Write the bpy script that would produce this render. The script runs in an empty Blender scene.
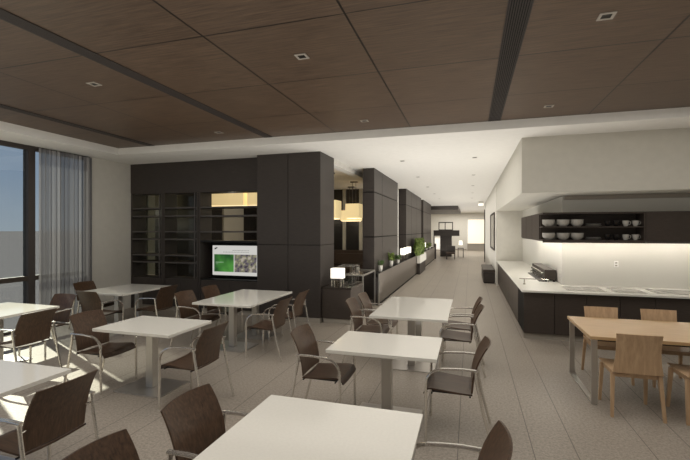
import bpy, bmesh, math, random
from mathutils import Vector, Matrix
random.seed(7)
C = bpy.context.scene.collection
PI = math.pi

# ------------------------------------------------------------------ materials
def lin(c):
    return tuple(((v/255)/12.92 if v/255 <= .04045 else ((v/255+.055)/1.055)**2.4) for v in c) + (1,)
def newmat(name):
    m = bpy.data.materials.new(name); m.use_nodes = True
    return m, m.node_tree, m.node_tree.nodes['Principled BSDF']
def plain(name, rgb, rough=.5, metal=0, emit=0, ecol=None, spec=.5, var=.0, vscale=8, bump=0):
    m, nt, b = newmat(name)
    b.inputs['Base Color'].default_value = lin(rgb)
    b.inputs['Roughness'].default_value = rough
    b.inputs['Metallic'].default_value = metal
    b.inputs['Specular IOR Level'].default_value = spec
    if emit:
        b.inputs['Emission Color'].default_value = lin(ecol or rgb)
        b.inputs['Emission Strength'].default_value = emit
    if var:
        tc = nt.nodes.new('ShaderNodeTexCoord'); n = nt.nodes.new('ShaderNodeTexNoise')
        n.inputs['Scale'].default_value = vscale; n.inputs['Detail'].default_value = 4
        nt.links.new(tc.outputs['Object'], n.inputs['Vector'])
        r = nt.nodes.new('ShaderNodeValToRGB')
        r.color_ramp.elements[0].position = .3; r.color_ramp.elements[1].position = .7
        r.color_ramp.elements[0].color = lin([v*(1-var) for v in rgb]); r.color_ramp.elements[1].color = lin([min(255, v*(1+var)) for v in rgb])
        nt.links.new(n.outputs['Fac'], r.inputs['Fac']); nt.links.new(r.outputs['Color'], b.inputs['Base Color'])
    return m
def wood(name, dark, light, scale=(1, 1, 1), rough=.4, nscale=6, spec=.5):
    """grain: noise stretched by `scale` (small number = long streaks along that axis)"""
    m, nt, b = newmat(name)
    tc = nt.nodes.new('ShaderNodeTexCoord'); mp = nt.nodes.new('ShaderNodeMapping')
    mp.inputs['Scale'].default_value = scale
    n = nt.nodes.new('ShaderNodeTexNoise'); n.inputs['Scale'].default_value = nscale; n.inputs['Detail'].default_value = 6; n.inputs['Roughness'].default_value = .65
    r = nt.nodes.new('ShaderNodeValToRGB')
    r.color_ramp.elements[0].position = .32; r.color_ramp.elements[1].position = .68
    r.color_ramp.elements[0].color = lin(dark); r.color_ramp.elements[1].color = lin(light)
    nt.links.new(tc.outputs['Object'], mp.inputs['Vector']); nt.links.new(mp.outputs['Vector'], n.inputs['Vector'])
    nt.links.new(n.outputs['Fac'], r.inputs['Fac']); nt.links.new(r.outputs['Color'], b.inputs['Base Color'])
    b.inputs['Roughness'].default_value = rough; b.inputs['Specular IOR Level'].default_value = spec
    return m
def math_node(nt, op, a, b=None, c=None):
    n = nt.nodes.new('ShaderNodeMath'); n.operation = op
    for i, v in enumerate((a, b, c)):
        if v is None: continue
        if isinstance(v, (int, float)): n.inputs[i].default_value = v
        else: nt.links.new(v, n.inputs[i])
    return n.outputs[0]
def joint_mask(nt, coord, offset, period, width):
    """1 on a joint line, 0 elsewhere"""
    s = math_node(nt, 'SUBTRACT', coord, offset - period/2)
    mod = math_node(nt, 'FLOORED_MODULO', s, period)
    d = math_node(nt, 'ABSOLUTE', math_node(nt, 'SUBTRACT', mod, period/2))
    return math_node(nt, 'LESS_THAN', d, width/2)
def mixc(nt, fac, a, b):
    n = nt.nodes.new('ShaderNodeMix'); n.data_type = 'RGBA'
    nt.links.new(fac, n.inputs[0])
    for i, v in ((6, a), (7, b)):
        if isinstance(v, tuple): n.inputs[i].default_value = v
        else: nt.links.new(v, n.inputs[i])
    return n.outputs[2]
def floor_mat():
    m, nt, b = newmat('terrazzo tile')
    tc = nt.nodes.new('ShaderNodeTexCoord'); sp = nt.nodes.new('ShaderNodeSeparateXYZ')
    nt.links.new(tc.outputs['Object'], sp.inputs[0])
    n = nt.nodes.new('ShaderNodeTexNoise'); n.inputs['Scale'].default_value = 42; n.inputs['Detail'].default_value = 5; n.inputs['Roughness'].default_value = .8
    nt.links.new(tc.outputs['Object'], n.inputs['Vector'])
    r = nt.nodes.new('ShaderNodeValToRGB')
    r.color_ramp.elements[0].position = .33; r.color_ramp.elements[1].position = .66
    r.color_ramp.elements[0].color = lin((118, 109, 99)); r.color_ramp.elements[1].color = lin((168, 158, 145))
    nt.links.new(n.outputs['Fac'], r.inputs['Fac'])
    n2 = nt.nodes.new('ShaderNodeTexNoise'); n2.inputs['Scale'].default_value = .9
    nt.links.new(tc.outputs['Object'], n2.inputs['Vector'])
    hv = nt.nodes.new('ShaderNodeHueSaturation'); nt.links.new(r.outputs['Color'], hv.inputs['Color'])
    nt.links.new(math_node(nt, 'MULTIPLY_ADD', n2.outputs['Fac'], .22, .89), hv.inputs['Value'])
    jx = math_node(nt, 'MAXIMUM', joint_mask(nt, sp.outputs[0], .52, .97, .008), joint_mask(nt, sp.outputs[0], .87, .97, .008))
    jy = joint_mask(nt, sp.outputs[1], 0, 1.9, .005)
    c1 = mixc(nt, jx, hv.outputs['Color'], lin((98, 91, 83)))
    c2 = mixc(nt, math_node(nt, 'MULTIPLY', jy, .45), c1, lin((100, 92, 83)))
    nt.links.new(c2, b.inputs['Base Color'])
    b.inputs['Roughness'].default_value = .42; b.inputs['Specular IOR Level'].default_value = .4
    return m
def ceiling_wood_mat():
    m, nt, b = newmat('walnut ceiling panels')
    tc = nt.nodes.new('ShaderNodeTexCoord'); sp = nt.nodes.new('ShaderNodeSeparateXYZ')
    nt.links.new(tc.outputs['Object'], sp.inputs[0])
    # one random value per panel
    cx = math_node(nt, 'FLOOR', math_node(nt, 'DIVIDE', math_node(nt, 'SUBTRACT', sp.outputs[0], .37), 1.333))
    cy = math_node(nt, 'FLOOR', math_node(nt, 'DIVIDE', math_node(nt, 'SUBTRACT', sp.outputs[1], 3.16), 1.27))
    cb = nt.nodes.new('ShaderNodeCombineXYZ'); nt.links.new(cx, cb.inputs[0]); nt.links.new(cy, cb.inputs[1])
    wn = nt.nodes.new('ShaderNodeTexWhiteNoise'); nt.links.new(cb.outputs[0], wn.inputs['Vector'])
    mp = nt.nodes.new('ShaderNodeMapping'); mp.inputs['Scale'].default_value = (1.2, 26, 1)
    nt.links.new(tc.outputs['Object'], mp.inputs['Vector'])
    n = nt.nodes.new('ShaderNodeTexNoise'); n.inputs['Scale'].default_value = 2.2; n.inputs['Detail'].default_value = 6; n.inputs['Roughness'].default_value = .65
    nt.links.new(mp.outputs['Vector'], n.inputs['Vector'])
    r = nt.nodes.new('ShaderNodeValToRGB')
    r.color_ramp.elements[0].position = .3; r.color_ramp.elements[1].position = .7
    r.color_ramp.elements[0].color = lin((60, 47, 37)); r.color_ramp.elements[1].color = lin((99, 80, 63))
    nt.links.new(n.outputs['Fac'], r.inputs['Fac'])
    hv = nt.nodes.new('ShaderNodeHueSaturation'); nt.links.new(r.outputs['Color'], hv.inputs['Color'])
    nt.links.new(math_node(nt, 'MULTIPLY_ADD', wn.outputs['Value'], .14, .93), hv.inputs['Value'])
    jx = joint_mask(nt, sp.outputs[0], .37-1.333, 1.333, .018)
    jy = joint_mask(nt, sp.outputs[1], 3.16, 1.27, .016)
    j = math_node(nt, 'MAXIMUM', jx, jy)
    nt.links.new(mixc(nt, j, hv.outputs['Color'], lin((22, 17, 14))), b.inputs['Base Color'])
    b.inputs['Roughness'].default_value = .45
    return m
def veneer_mat(name, a, b_, joints=None):
    m, nt, b = newmat(name)
    tc = nt.nodes.new('ShaderNodeTexCoord'); mp = nt.nodes.new('ShaderNodeMapping'); mp.inputs['Scale'].default_value = (3, 3, 60)
    nt.links.new(tc.outputs['Object'], mp.inputs['Vector'])
    n = nt.nodes.new('ShaderNodeTexNoise'); n.inputs['Scale'].default_value = 2.5; n.inputs['Detail'].default_value = 5
    nt.links.new(mp.outputs['Vector'], n.inputs['Vector'])
    r = nt.nodes.new('ShaderNodeValToRGB'); r.color_ramp.elements[0].position = .3; r.color_ramp.elements[1].position = .7
    r.color_ramp.elements[0].color = lin(a); r.color_ramp.elements[1].color = lin(b_)
    nt.links.new(n.outputs['Fac'], r.inputs['Fac'])
    nt.links.new(r.outputs['Color'], b.inputs['Base Color'])
    b.inputs['Roughness'].default_value = .45; b.inputs['Specular IOR Level'].default_value = .35
    return m
def glass_mat(name, tint=(235, 240, 240), refl=.06, rough=.02):
    m, nt, b = newmat(name); nt.nodes.remove(b)
    out = [n for n in nt.nodes if n.type == 'OUTPUT_MATERIAL'][0]
    t = nt.nodes.new('ShaderNodeBsdfTransparent'); t.inputs[0].default_value = lin(tint)
    g = nt.nodes.new('ShaderNodeBsdfGlossy'); g.inputs['Roughness'].default_value = rough
    mx = nt.nodes.new('ShaderNodeMixShader'); mx.inputs[0].default_value = refl
    nt.links.new(t.outputs[0], mx.inputs[1]); nt.links.new(g.outputs[0], mx.inputs[2]); nt.links.new(mx.outputs[0], out.inputs[0])
    return m
def sheer_mat():
    m, nt, b = newmat('sheer curtain'); out = [n for n in nt.nodes if n.type == 'OUTPUT_MATERIAL'][0]
    tc = nt.nodes.new('ShaderNodeTexCoord'); mp = nt.nodes.new('ShaderNodeMapping'); mp.inputs['Scale'].default_value = (0, 1, 0)
    nt.links.new(tc.outputs['Object'], mp.inputs['Vector'])
    n = nt.nodes.new('ShaderNodeTexNoise'); n.inputs['Scale'].default_value = 9; n.inputs['Detail'].default_value = 4
    nt.links.new(mp.outputs['Vector'], n.inputs['Vector'])
    r = nt.nodes.new('ShaderNodeValToRGB'); r.color_ramp.elements[0].position = .38; r.color_ramp.elements[1].position = .62
    r.color_ramp.elements[0].color = lin((78, 78, 82)); r.color_ramp.elements[1].color = lin((160, 158, 157))
    nt.links.new(n.outputs['Fac'], r.inputs['Fac'])
    nt.links.new(r.outputs['Color'], b.inputs['Base Color']); b.inputs['Roughness'].default_value = .9
    tl = nt.nodes.new('ShaderNodeBsdfTranslucent'); nt.links.new(r.outputs['Color'], tl.inputs[0])
    tr = nt.nodes.new('ShaderNodeBsdfTransparent')
    m1 = nt.nodes.new('ShaderNodeMixShader'); m1.inputs[0].default_value = .12
    m2 = nt.nodes.new('ShaderNodeMixShader'); m2.inputs[0].default_value = .16
    nt.links.new(b.outputs[0], m1.inputs[1]); nt.links.new(tl.outputs[0], m1.inputs[2])
    nt.links.new(m1.outputs[0], m2.inputs[1]); nt.links.new(tr.outputs[0], m2.inputs[2]); nt.links.new(m2.outputs[0], out.inputs[0])
    return m
def photo_mat():
    m, nt, b = newmat('screen photograph')
    tc = nt.nodes.new('ShaderNodeTexCoord'); v = nt.nodes.new('ShaderNodeTexNoise'); v.inputs['Scale'].default_value = 9; v.inputs['Detail'].default_value = 3
    nt.links.new(tc.outputs['Object'], v.inputs['Vector'])
    r = nt.nodes.new('ShaderNodeValToRGB'); cr = r.color_ramp
    cr.elements[0].position = .36; cr.elements[0].color = lin((60, 52, 62)); cr.elements[1].position = .62; cr.elements[1].color = lin((212, 200, 188))
    e = cr.elements.new(.45); e.color = lin((130, 120, 130)); e = cr.elements.new(.53); e.color = lin((150, 150, 110))
    nt.links.new(v.outputs['Fac'], r.inputs['Fac'])
    nt.links.new(r.outputs['Color'], b.inputs['Emission Color']); b.inputs['Emission Strength'].default_value = .55
    b.inputs['Base Color'].default_value = (0.02, .02, .02, 1)
    return m
def green_mat():
    m, nt, b = newmat('screen green')
    tc = nt.nodes.new('ShaderNodeTexCoord'); v = nt.nodes.new('ShaderNodeTexNoise'); v.inputs['Scale'].default_value = 3
    nt.links.new(tc.outputs['Object'], v.inputs['Vector'])
    r = nt.nodes.new('ShaderNodeValToRGB'); cr = r.color_ramp
    cr.elements[0].position = .35; cr.elements[0].color = lin((22, 74, 30)); cr.elements[1].position = .65; cr.elements[1].color = lin((78, 150, 60))
    nt.links.new(v.outputs['Fac'], r.inputs['Fac'])
    nt.links.new(r.outputs['Color'], b.inputs['Emission Color']); b.inputs['Emission Strength'].default_value = .75
    b.inputs['Base Color'].default_value = (0.02, .02, .02, 1)
    return m

M = dict(
    floor=floor_mat(), ceilwood=ceiling_wood_mat(),
    plaster=plain('warm white plaster', (200, 196, 186), .8, var=.012),
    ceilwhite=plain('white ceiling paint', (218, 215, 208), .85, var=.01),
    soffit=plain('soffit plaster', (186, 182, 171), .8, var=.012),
    dveneer=veneer_mat('dark grey oak veneer', (53, 48, 45), (64, 58, 54)),
    dgap=plain('black joint', (14, 12, 11), .8),
    dbase=veneer_mat('dark brown cabinet veneer', (56, 49, 44), (69, 61, 55)),
    shelfedge=plain('grey shelf edge', (76, 72, 69), .35),
    skirt=plain('light grey skirting', (150, 143, 132), .4, metal=.0),
    top=plain('white quartz', (214, 210, 200), .09, var=.012, vscale=60, spec=.8),
    steel=plain('brushed steel', (205, 202, 197), .35, metal=.9),
    chrome=plain('polished chrome', (238, 235, 228), .2, metal=.88),
    plate=plain('polished steel plate', (200, 195, 190), .33, metal=.85),
    walnut=wood('walnut ply', (54, 39, 29), (92, 69, 51), (11, 11, .35), .4, 6),
    walnutseat=wood('walnut ply seat', (58, 43, 34), (88, 67, 52), (.8, 9, 9), .38, 5),
    black=plain('black plastic', (20, 19, 19), .45),
    oak=wood('pale oak', (168, 138, 106), (194, 163, 129), (8, 8, .8), .45, 4),
    oaktop=wood('oak table top', (170, 140, 102), (192, 161, 121), (.6, 9, 9), .4, 4),
    frame=plain('dark bronze aluminium', (62, 56, 53), .6),
    glass=glass_mat('window glass'),
    clearglass=glass_mat('clear glass', (225, 230, 228), .12, .03),
    sheer=sheer_mat(),
    counter=plain('pale solid surface', (206, 203, 194), .3, spec=.5),
    splash=plain('glossy back-painted glass', (206, 203, 194), .38, spec=.4),
    bowl=plain('grey glazed ceramic', (150, 146, 138), .25),
    cup=plain('pale ceramic cup', (172, 168, 160), .25),
    darkcup=plain('black ceramic cup', (26, 24, 24), .2),
    plateware=plain('white stoneware', (170, 167, 160), .3),
    strip=plain('led strip', (255, 244, 220), .5, emit=32, ecol=(255, 248, 235)),
    shade=plain('cream lamp shade', (235, 215, 165), .7, emit=.55, ecol=(244, 216, 158)),
    shadelite=plain('lamp diffuser', (250, 235, 200), .7, emit=.95, ecol=(255, 236, 190)),
    glow=plain('frosted glowing glass', (250, 245, 232), .6, emit=.68, ecol=(255, 248, 235)),
    tvwhite=plain('screen white', (20, 20, 20), .3, emit=.72, ecol=(226, 224, 218)),
    tvgrey=plain('screen grey text', (20, 20, 20), .3, emit=.5, ecol=(190, 188, 184)),
    tvdark=plain('screen dark mark', (20, 20, 20), .3, emit=.15, ecol=(60, 60, 55)),
    tvpale=plain('screen pale text', (20, 20, 20), .3, emit=.6, ecol=(170, 205, 165)),
    photo=photo_mat(), green=green_mat(),
    planter=veneer_mat('grey planter laminate', (96, 89, 82), (110, 102, 94)),
    pot=plain('white pot', (200, 196, 186), .5),
    leaf=plain('leaf green', (96, 112, 52), .6, var=.35, vscale=14),
    leaf2=plain('dark leaf green', (62, 82, 40), .6, var=.35, vscale=14),
    stem=plain('stem green', (80, 74, 44), .7),
    soil=plain('potting soil', (50, 38, 30), .9),
    darkstone=plain('dark stone top', (48, 42, 38), .18),
    booth=plain('brown leather', (60, 46, 37), .5, var=.06),
    cream=plain('cream panel', (168, 163, 150), .6),
    darkglass=plain('dark glazing', (40, 37, 35), .2, spec=.6),
    wire=plain('grey wire', (120, 115, 108), .4),
    ground=plain('grey exterior ground', (98, 96, 98), .95, spec=0),
    lens=plain('downlight lens', (20, 19, 18), .4),
    white=plain('white metal', (205, 202, 195), .4),
    bronze=plain('mirror panel', (150, 145, 135), .3),
    bright=plain('backlit white blind', (225, 218, 200), .8, emit=.5, ecol=(255, 246, 226)),
    knob=plain('steel knob', (150, 146, 138), .5, metal=.5),
    hob=plain('grey glass hob', (160, 157, 150), .22, spec=.6),
    socket=plain('white plastic', (232, 230, 224), .4),
)

# ------------------------------------------------------------------ mesh helpers
def B(): return bmesh.new()
def bx(bm, x0, x1, y0, y1, z0, z1, mat=None):
    vs = [bm.verts.new((x, y, z)) for x in (x0, x1) for y in (y0, y1) for z in (z0, z1)]
    for f in ((0, 1, 3, 2), (4, 6, 7, 5), (0, 4, 5, 1), (2, 3, 7, 6), (0, 2, 6, 4), (1, 5, 7, 3)):
        bm.faces.new([vs[i] for i in f])
    return bm
def rings(bm, ring_list, cap=True):
    R = [[bm.verts.new(p) for p in r] for r in ring_list]
    n = len(R[0])
    for a, b in zip(R, R[1:]):
        for i in range(n):
            bm.faces.new((a[i], a[(i+1) % n], b[(i+1) % n], b[i]))
    if cap:
        bm.faces.new(R[0][::-1]); bm.faces.new(R[-1])
    return bm
def tube(bm, pts, r, seg=8, ry=None):
    """tube through pts; ry = second half-axis (in the sideways Y direction) for a flattened bar"""
    pts = [Vector(p) for p in pts]; rl = []
    up0 = Vector((0, 1, 0))
    for i, p in enumerate(pts):
        t = (pts[min(i+1, len(pts)-1)] - pts[max(i-1, 0)]).normalized()
        u = up0 if abs(t.dot(up0)) < .95 else Vector((1, 0, 0))
        s = (u - t*u.dot(t)).normalized(); w = t.cross(s).normalized()
        rl.append([p + s*math.cos(2*PI*k/seg)*(ry or r) + w*math.sin(2*PI*k/seg)*r for k in range(seg)])
    return rings(bm, rl)
def lathe(bm, prof, cx=0, cy=0, cz=0, seg=20):
    rl = [[(cx+r*math.cos(2*PI*k/seg), cy+r*math.sin(2*PI*k/seg), cz+z) for k in range(seg)] for r, z in prof]
    return rings(bm, rl)
def taper(bm, base, top, w0, d0, w1, d1):
    """tapered square bar from base centre to top centre"""
    r = lambda c, w, d: [(c[0]-w/2, c[1]-d/2, c[2]), (c[0]+w/2, c[1]-d/2, c[2]), (c[0]+w/2, c[1]+d/2, c[2]), (c[0]-w/2, c[1]+d/2, c[2])]
    return rings(bm, [r(base, w0, d0), r(top, w1, d1)])
def sheet(bm, fn, nu, nv, th):
    """solid panel: fn(u,v) -> (point, normal)"""
    g = {}
    for s in (0, 1):
        for i in range(nu+1):
            for j in range(nv+1):
                p, n = fn(i/nu, j/nv)
                g[s, i, j] = bm.verts.new(Vector(p) + Vector(n)*(th/2 if s else -th/2))
    for i in range(nu):
        for j in range(nv):
            bm.faces.new((g[1, i, j], g[1, i+1, j], g[1, i+1, j+1], g[1, i, j+1]))
            bm.faces.new((g[0, i, j], g[0, i, j+1], g[0, i+1, j+1], g[0, i+1, j]))
    for i in range(nu):
        bm.faces.new((g[0, i, 0], g[0, i+1, 0], g[1, i+1, 0], g[1, i, 0])); bm.faces.new((g[1, i, nv], g[1, i+1, nv], g[0, i+1, nv], g[0, i, nv]))
    for j in range(nv):
        bm.faces.new((g[1, 0, j], g[1, 0, j+1], g[0, 0, j+1], g[0, 0, j])); bm.faces.new((g[0, nu, j], g[0, nu, j+1], g[1, nu, j+1], g[1, nu, j]))
    return bm
def obj(name, bm, mat, parent=None, bevel=0, smooth=False, kind=None):
    bmesh.ops.recalc_face_normals(bm, faces=bm.faces)
    me = bpy.data.meshes.new(name); bm.to_mesh(me); bm.free()
    o = bpy.data.objects.new(name, me); C.objects.link(o)
    me.materials.append(M[mat])
    if smooth:
        for p in me.polygons: p.use_smooth = True
        me.set_sharp_from_angle(angle=math.radians(40))
    if bevel:
        b = o.modifiers.new('bevel', 'BEVEL'); b.width = bevel; b.segments = 2; b.limit_method = 'ANGLE'
    if parent: o.parent = parent
    if kind: o['kind'] = kind
    return o
def struct(name, bm, mat, parent=None, **k):
    o = obj(name, bm, mat, parent, **k)
    if not parent: o['kind'] = 'structure'
    return o
def thing(name, label, cat, loc=(0, 0, 0), rotz=0, group=None):
    o = bpy.data.objects.new(name, None); C.objects.link(o)
    o.location = loc; o.rotation_euler = (0, 0, rotz); o['label'] = label; o['category'] = cat; o.empty_display_size = .1
    if group: o['group'] = group
    return o
def tag(o, label, cat, group=None):
    o['label'] = label; o['category'] = cat
    if group: o['group'] = group
    return o
def dup(root, loc, rotz, label, group=None):
    r = root.copy(); C.objects.link(r); r.location = loc; r.rotation_euler = (0, 0, rotz); r['label'] = label
    if group: r['group'] = group
    for ch in list(root.children):
        c = ch.copy(); C.objects.link(c); c.parent = r
        for g in list(ch.children):
            d = g.copy(); C.objects.link(d); d.parent = c
    return r

# ------------------------------------------------------------------ setting
H = 3.5; XL = -7.95; XR = 5.6; YB = -4.0
struct('floor', bx(B(), XL, 6, YB, 41, -.1, 0), 'floor')
struct('ground_outside', bx(B(), -900, -8.3, -500, 900, -.6, -.5), 'ground')

# wood ceiling recess and white ceiling
struct('ceiling_wood', bx(B(), -7.17, XR, YB, 6.97, 3.64, 3.74), 'ceilwood')
bm = B()
bx(bm, XL-.3, -7.17, YB, 6.97, H, 3.74)
bx(bm, XL-.3, 6, 6.97, 40.3, H, 3.76)
struct('ceiling', bm, 'ceilwhite')

# window wall on the left
mull = [5.745, 4.55, 3.35, 2.15, .95, -.25, -1.45, -2.65, -3.85]
struct('wall_left', bx(B(), XL-.2, XL, 7.0, 8.56, 0, H), 'plaster')
for i, y in enumerate([7.0] + mull[:-1]):
    y0, y1 = mull[i], y
    hw = .065 if i == 0 else .045
    w = obj('window_%d' % (i+1), bx(B(), XL-.16, XL-.02, y0-hw, y0+hw, 0, H), 'frame'); w['kind'] = 'structure'
    f = B()
    bx(f, XL-.13, XL-.03, y0+hw, y1-(.045 if i > 1 else .065 if i else 0), 0, .06)
    bx(f, XL-.13, XL-.03, y0+hw, y1-(.045 if i > 1 else .065 if i else 0), 3.42, H)
    if i == 0: bx(f, XL-.13, XL-.03, 6.93, 7.0, 0.06, 3.42)
    obj('window_frame', f, 'frame', w)
    obj('transom', bx(B(), XL-.13, XL-.03, y0+hw, y1-(.045 if i > 1 else .065 if i else 0), .94, 1.03), 'dbase', w)
    obj('pane', bx(B(), XL-.085, XL-.075, y0+hw, y1-(.07 if i == 0 else .065 if i == 1 else .045), .06, 3.42), 'glass', w)

struct('wall_behind', bx(B(), XL-.2, 6, YB-.2, YB, 0, 3.74), 'plaster')  # unseen wall, added to keep sky blue out of the metal reflections
struct('wall_kitchen_right', bx(B(), XR, 6, YB, 8.7, 0, 3.74), 'plaster')  # unseen too, closes the open side against the blue sky
# curtain
def curtain_mesh(y0, y1, amp, folds, xc):
    bm = B(); n = 160; rows = 6; g = []
    for j in range(rows+1):
        z = .03 + (3.46-.03)*j/rows; row = []
        for i in range(n+1):
            t = i/n; ph = folds*2*PI*t + .7*math.sin(5*t*PI)
            a = amp*(.75+.25*math.sin(13*t+1)) * (1-.25*j/rows)
            row.append(bm.verts.new((xc + a*math.sin(ph), y0+(y1-y0)*t + .012*math.sin(ph*2), z)))
        g.append(row)
    for j in range(rows):
        for i in range(n): bm.faces.new((g[j][i], g[j][i+1], g[j+1][i+1], g[j+1][i]))
    return bm
ct = obj('curtain', curtain_mesh(5.78, 6.93, .045, 12, -7.84), 'sheer', smooth=True)
tag(ct, 'grey sheer floor-length curtain drawn to the corner of the window wall', 'curtain')

# cabinet wall at y = 8.1
struct('wall_fascia', bx(B(), XL, -4.36, 8.1, 8.55, 2.80, H), 'dveneer')
def zl(*a): return a
def shelving(name, label, x0, x1, zs, loz, hiz, base_joint, tv=False):
    t = thing(name, label, 'shelving', ((x0+x1)/2, 8.1, 0), 0, 'built-in shelving bays in the dark wall')
    L = lambda v: v-(x0+x1)/2
    obj('side_panel', bx(B(), L(x0), L(x0)+.045, 0, .44, 0, hiz), 'dveneer', t)
    obj('side_panel', bx(B(), L(x1)-.045, L(x1), 0, .44, 0, hiz), 'dveneer', t)
    obj('top_panel', bx(B(), L(x0)+.045, L(x1)-.045, 0, .44, hiz-.03, hiz), 'dveneer', t)
    for z in zs:
        s = obj('shelf', bx(B(), L(x0)+.047, L(x1)-.047, .012, .43, z-.018, z+.018), 'dbase', t)
        obj('edge_strip', bx(B(), L(x0)+.047, L(x1)-.047, .0, .0115, z-.016, z+.016), 'shelfedge', s)
    b = obj('base_cabinet', bx(B(), L(x0)+.047, L(x1)-.047, .03, .44, .1, loz), 'dveneer', t)
    xm = (x0+x1)/2
    for a, c in ((x0+.05, xm-.003), (xm+.003, x1-.05)):
        obj('door', bx(B(), L(a), L(c), .008, .029, .11, loz-.01), 'dveneer', t)
    obj('toe_kick', bx(B(), L(x0)+.047, L(x1)-.047, .05, .44, 0, .1), 'skirt', t)
    return t
zz = [2.42, 2.23, 1.86, 1.68, 1.30, 1.13]
s1 = shelving('shelving_unit', 'dark open shelving bay nearest the window corner', XL+.01, -7.0, zz, .76, 2.80, 0)
s2 = shelving('shelving_unit', 'dark open shelving bay in the middle of the three', -6.99, -6.01, zz, .76, 2.80, 0)
s3 = shelving('shelving_unit', 'wide dark shelving bay with the television niche, beside the large pillar', -6.0, -4.38, [2.42, 2.22, 1.86], .76, 2.80, 0, True)
for t, w in ((s1, .94), (s2, .98)):
    obj('back_glass', bx(B(), -w/2+.05, w/2-.05, .432, .437, .78, 2.76), 'clearglass', t)
    obj('upright', bx(B(), w/2-.13, w/2-.10, .02, .05, .78, 2.76), 'shelfedge', t)
obj('niche_lining', bx(bx(B(), -.76, .76, .40, .43, .78, 1.62), -.76, .76, .01, .40, 1.62, 1.66), 'black', s3)
obj('niche_sill', bx(B(), -.76, .76, .01, .43, .762, .778), 'black', s3)

# television
tv = thing('television', 'flat television showing a white slide with a green block, in the shelving niche', 'television', (-5.165, 8.33, 1.195))
obj('housing', bx(B(), -.635, .635, 0, .05, -.37, .37), 'black', tv, bevel=.004)
scr = obj('screen', bx(B(), -.615, .615, -.004, -.0005, -.345, .345), 'tvwhite', tv)
obj('green_block', bx(B(), -.57, -.05, -.006, -.0045, -.265, .14), 'green', scr)
obj('photo_block', bx(B(), -.03, .54, -.006, -.0045, -.265, .14), 'photo', scr)
lg = B()   # small dark swoosh mark in the slide's corner
for k in range(6): bx(lg, -.56+.012*k, -.545+.012*k, -.006, -.0045, .25+.006*k, .285+.004*k)
obj('logo_mark', lg, 'tvdark', scr)
tx = B(); x = -.33
for k in range(17):
    wd = .02+.025*random.random(); bx(tx, x, x+wd, -.006, -.0045, .185+.002*(k % 2), .2); x += wd+.012
x = -.08
for k in range(10):
    wd = .02+.025*random.random(); bx(tx, x, x+wd, -.006, -.0045, .225, .24); x += wd+.012
obj('slide_text', tx, 'tvgrey', scr)
tx = B(); x = -.53
for k in range(9):
    wd = .012+.015*random.random(); bx(tx, x, x+wd, -.0075, -.0062, -.055, -.035); x += wd+.006
bx(tx, -.53, -.46, -.0075, -.0062, -.09, -.082)
obj('green_block_text', tx, 'tvpale', scr)
obj('wall_bracket', bx(B(), -.1, .1, .05, .165, -.1, .1), 'black', tv)

# pillars: veneered bodies with recessed joints
def pillar(name, x0, x1, y0, y1, zj, xj=(), yj=(), ztop=H):
    """body of panels separated by thin grooves"""
    bm = B(); g = .006
    g = .006 if xj else .013
    xs = [x0] + list(xj) + [x1]; ys = [y0] + list(yj) + [y1]; zs = [.1] + list(zj) + [ztop]
    for a, b in zip(zs, zs[1:]):
        for xa, xb in zip(xs, xs[1:]):
            bx(bm, xa+(g if xa != x0 else 0), xb-(g if xb != x1 else 0), y0, y0+.03, a+g, b-g if b != ztop else b)
        for ya, yb in zip(ys, ys[1:]):
            bx(bm, x1-.03, x1, ya+(g if ya != y0 else .03), yb-(g if yb != y1 else 0), a+g, b-g if b != ztop else b)
    p = struct(name, bm, 'dveneer')
    obj('pillar_core', bx(B(), x0+.0, x1-.014, y0+.014, y1, 0.0, ztop), 'dgap', p)
    k = B(); bx(k, x0, x1-.004, y0+.004, y0+.013, 0, .1); bx(k, x1-.013, x1-.004, y0+.013, y1, 0, .1)
    obj('skirting', k, 'skirt', p)
    return p
pillar('wall_pillar_near', -4.35, -2.91, 7.85, 8.72, (1.59,), (-3.63,))
pillar('wall_pillar_second', -2.66, -2.36, 10.35, 13.95, (1.72, 2.88), (), (11.35,))
pillar('wall_pillar_third', -2.66, -2.36, 15.9, 21.0, (1.72, 2.88), (), (17.4, 19.0, 20.6))
pillar('wall_pillar_fourth', -2.66, -2.36, 22.0, 26.5, (1.72, 2.88), (), (24.0,))
struct('trim_1', bx(B(), -2.66, -2.36, 13.955, 14.1, 0, 3.3), 'white')
struct('trim_2', bx(B(), -3.12, -2.93, 8.73, 15.4, 3.38, H), 'ceilwhite')

# room behind the shelving
struct('wall_back_room', bx(B(), XL-.2, -2.7, 15.5, 15.7, 0, H), 'darkglass')
struct('wall_back_room_side', bx(B(), XL-.2, XL, 8.57, 15.5, 0, H), 'darkglass')
bm = B()
for a, b in ((-4.79, -4.67), (-4.12, -3.99), (-6.4, -6.2), (-5.6, -5.45), (-3.2, -3.05)): bx(bm, a, b, 15.42, 15.499, 0, H)
struct('trim_3', bm, 'cream')
bm = B()
for a, b in ((8.60, 8.85), (12.0, 13.25), (14.4, 14.6)): bx(bm, XL+.001, XL+.06, a, b, 0, H)
struct('trim_4', bm, 'cream')
struct('wall_wainscot', bx(B(), XL+.08, -2.7, 15.3, 15.41, 0, 1.12), 'booth')
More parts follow.
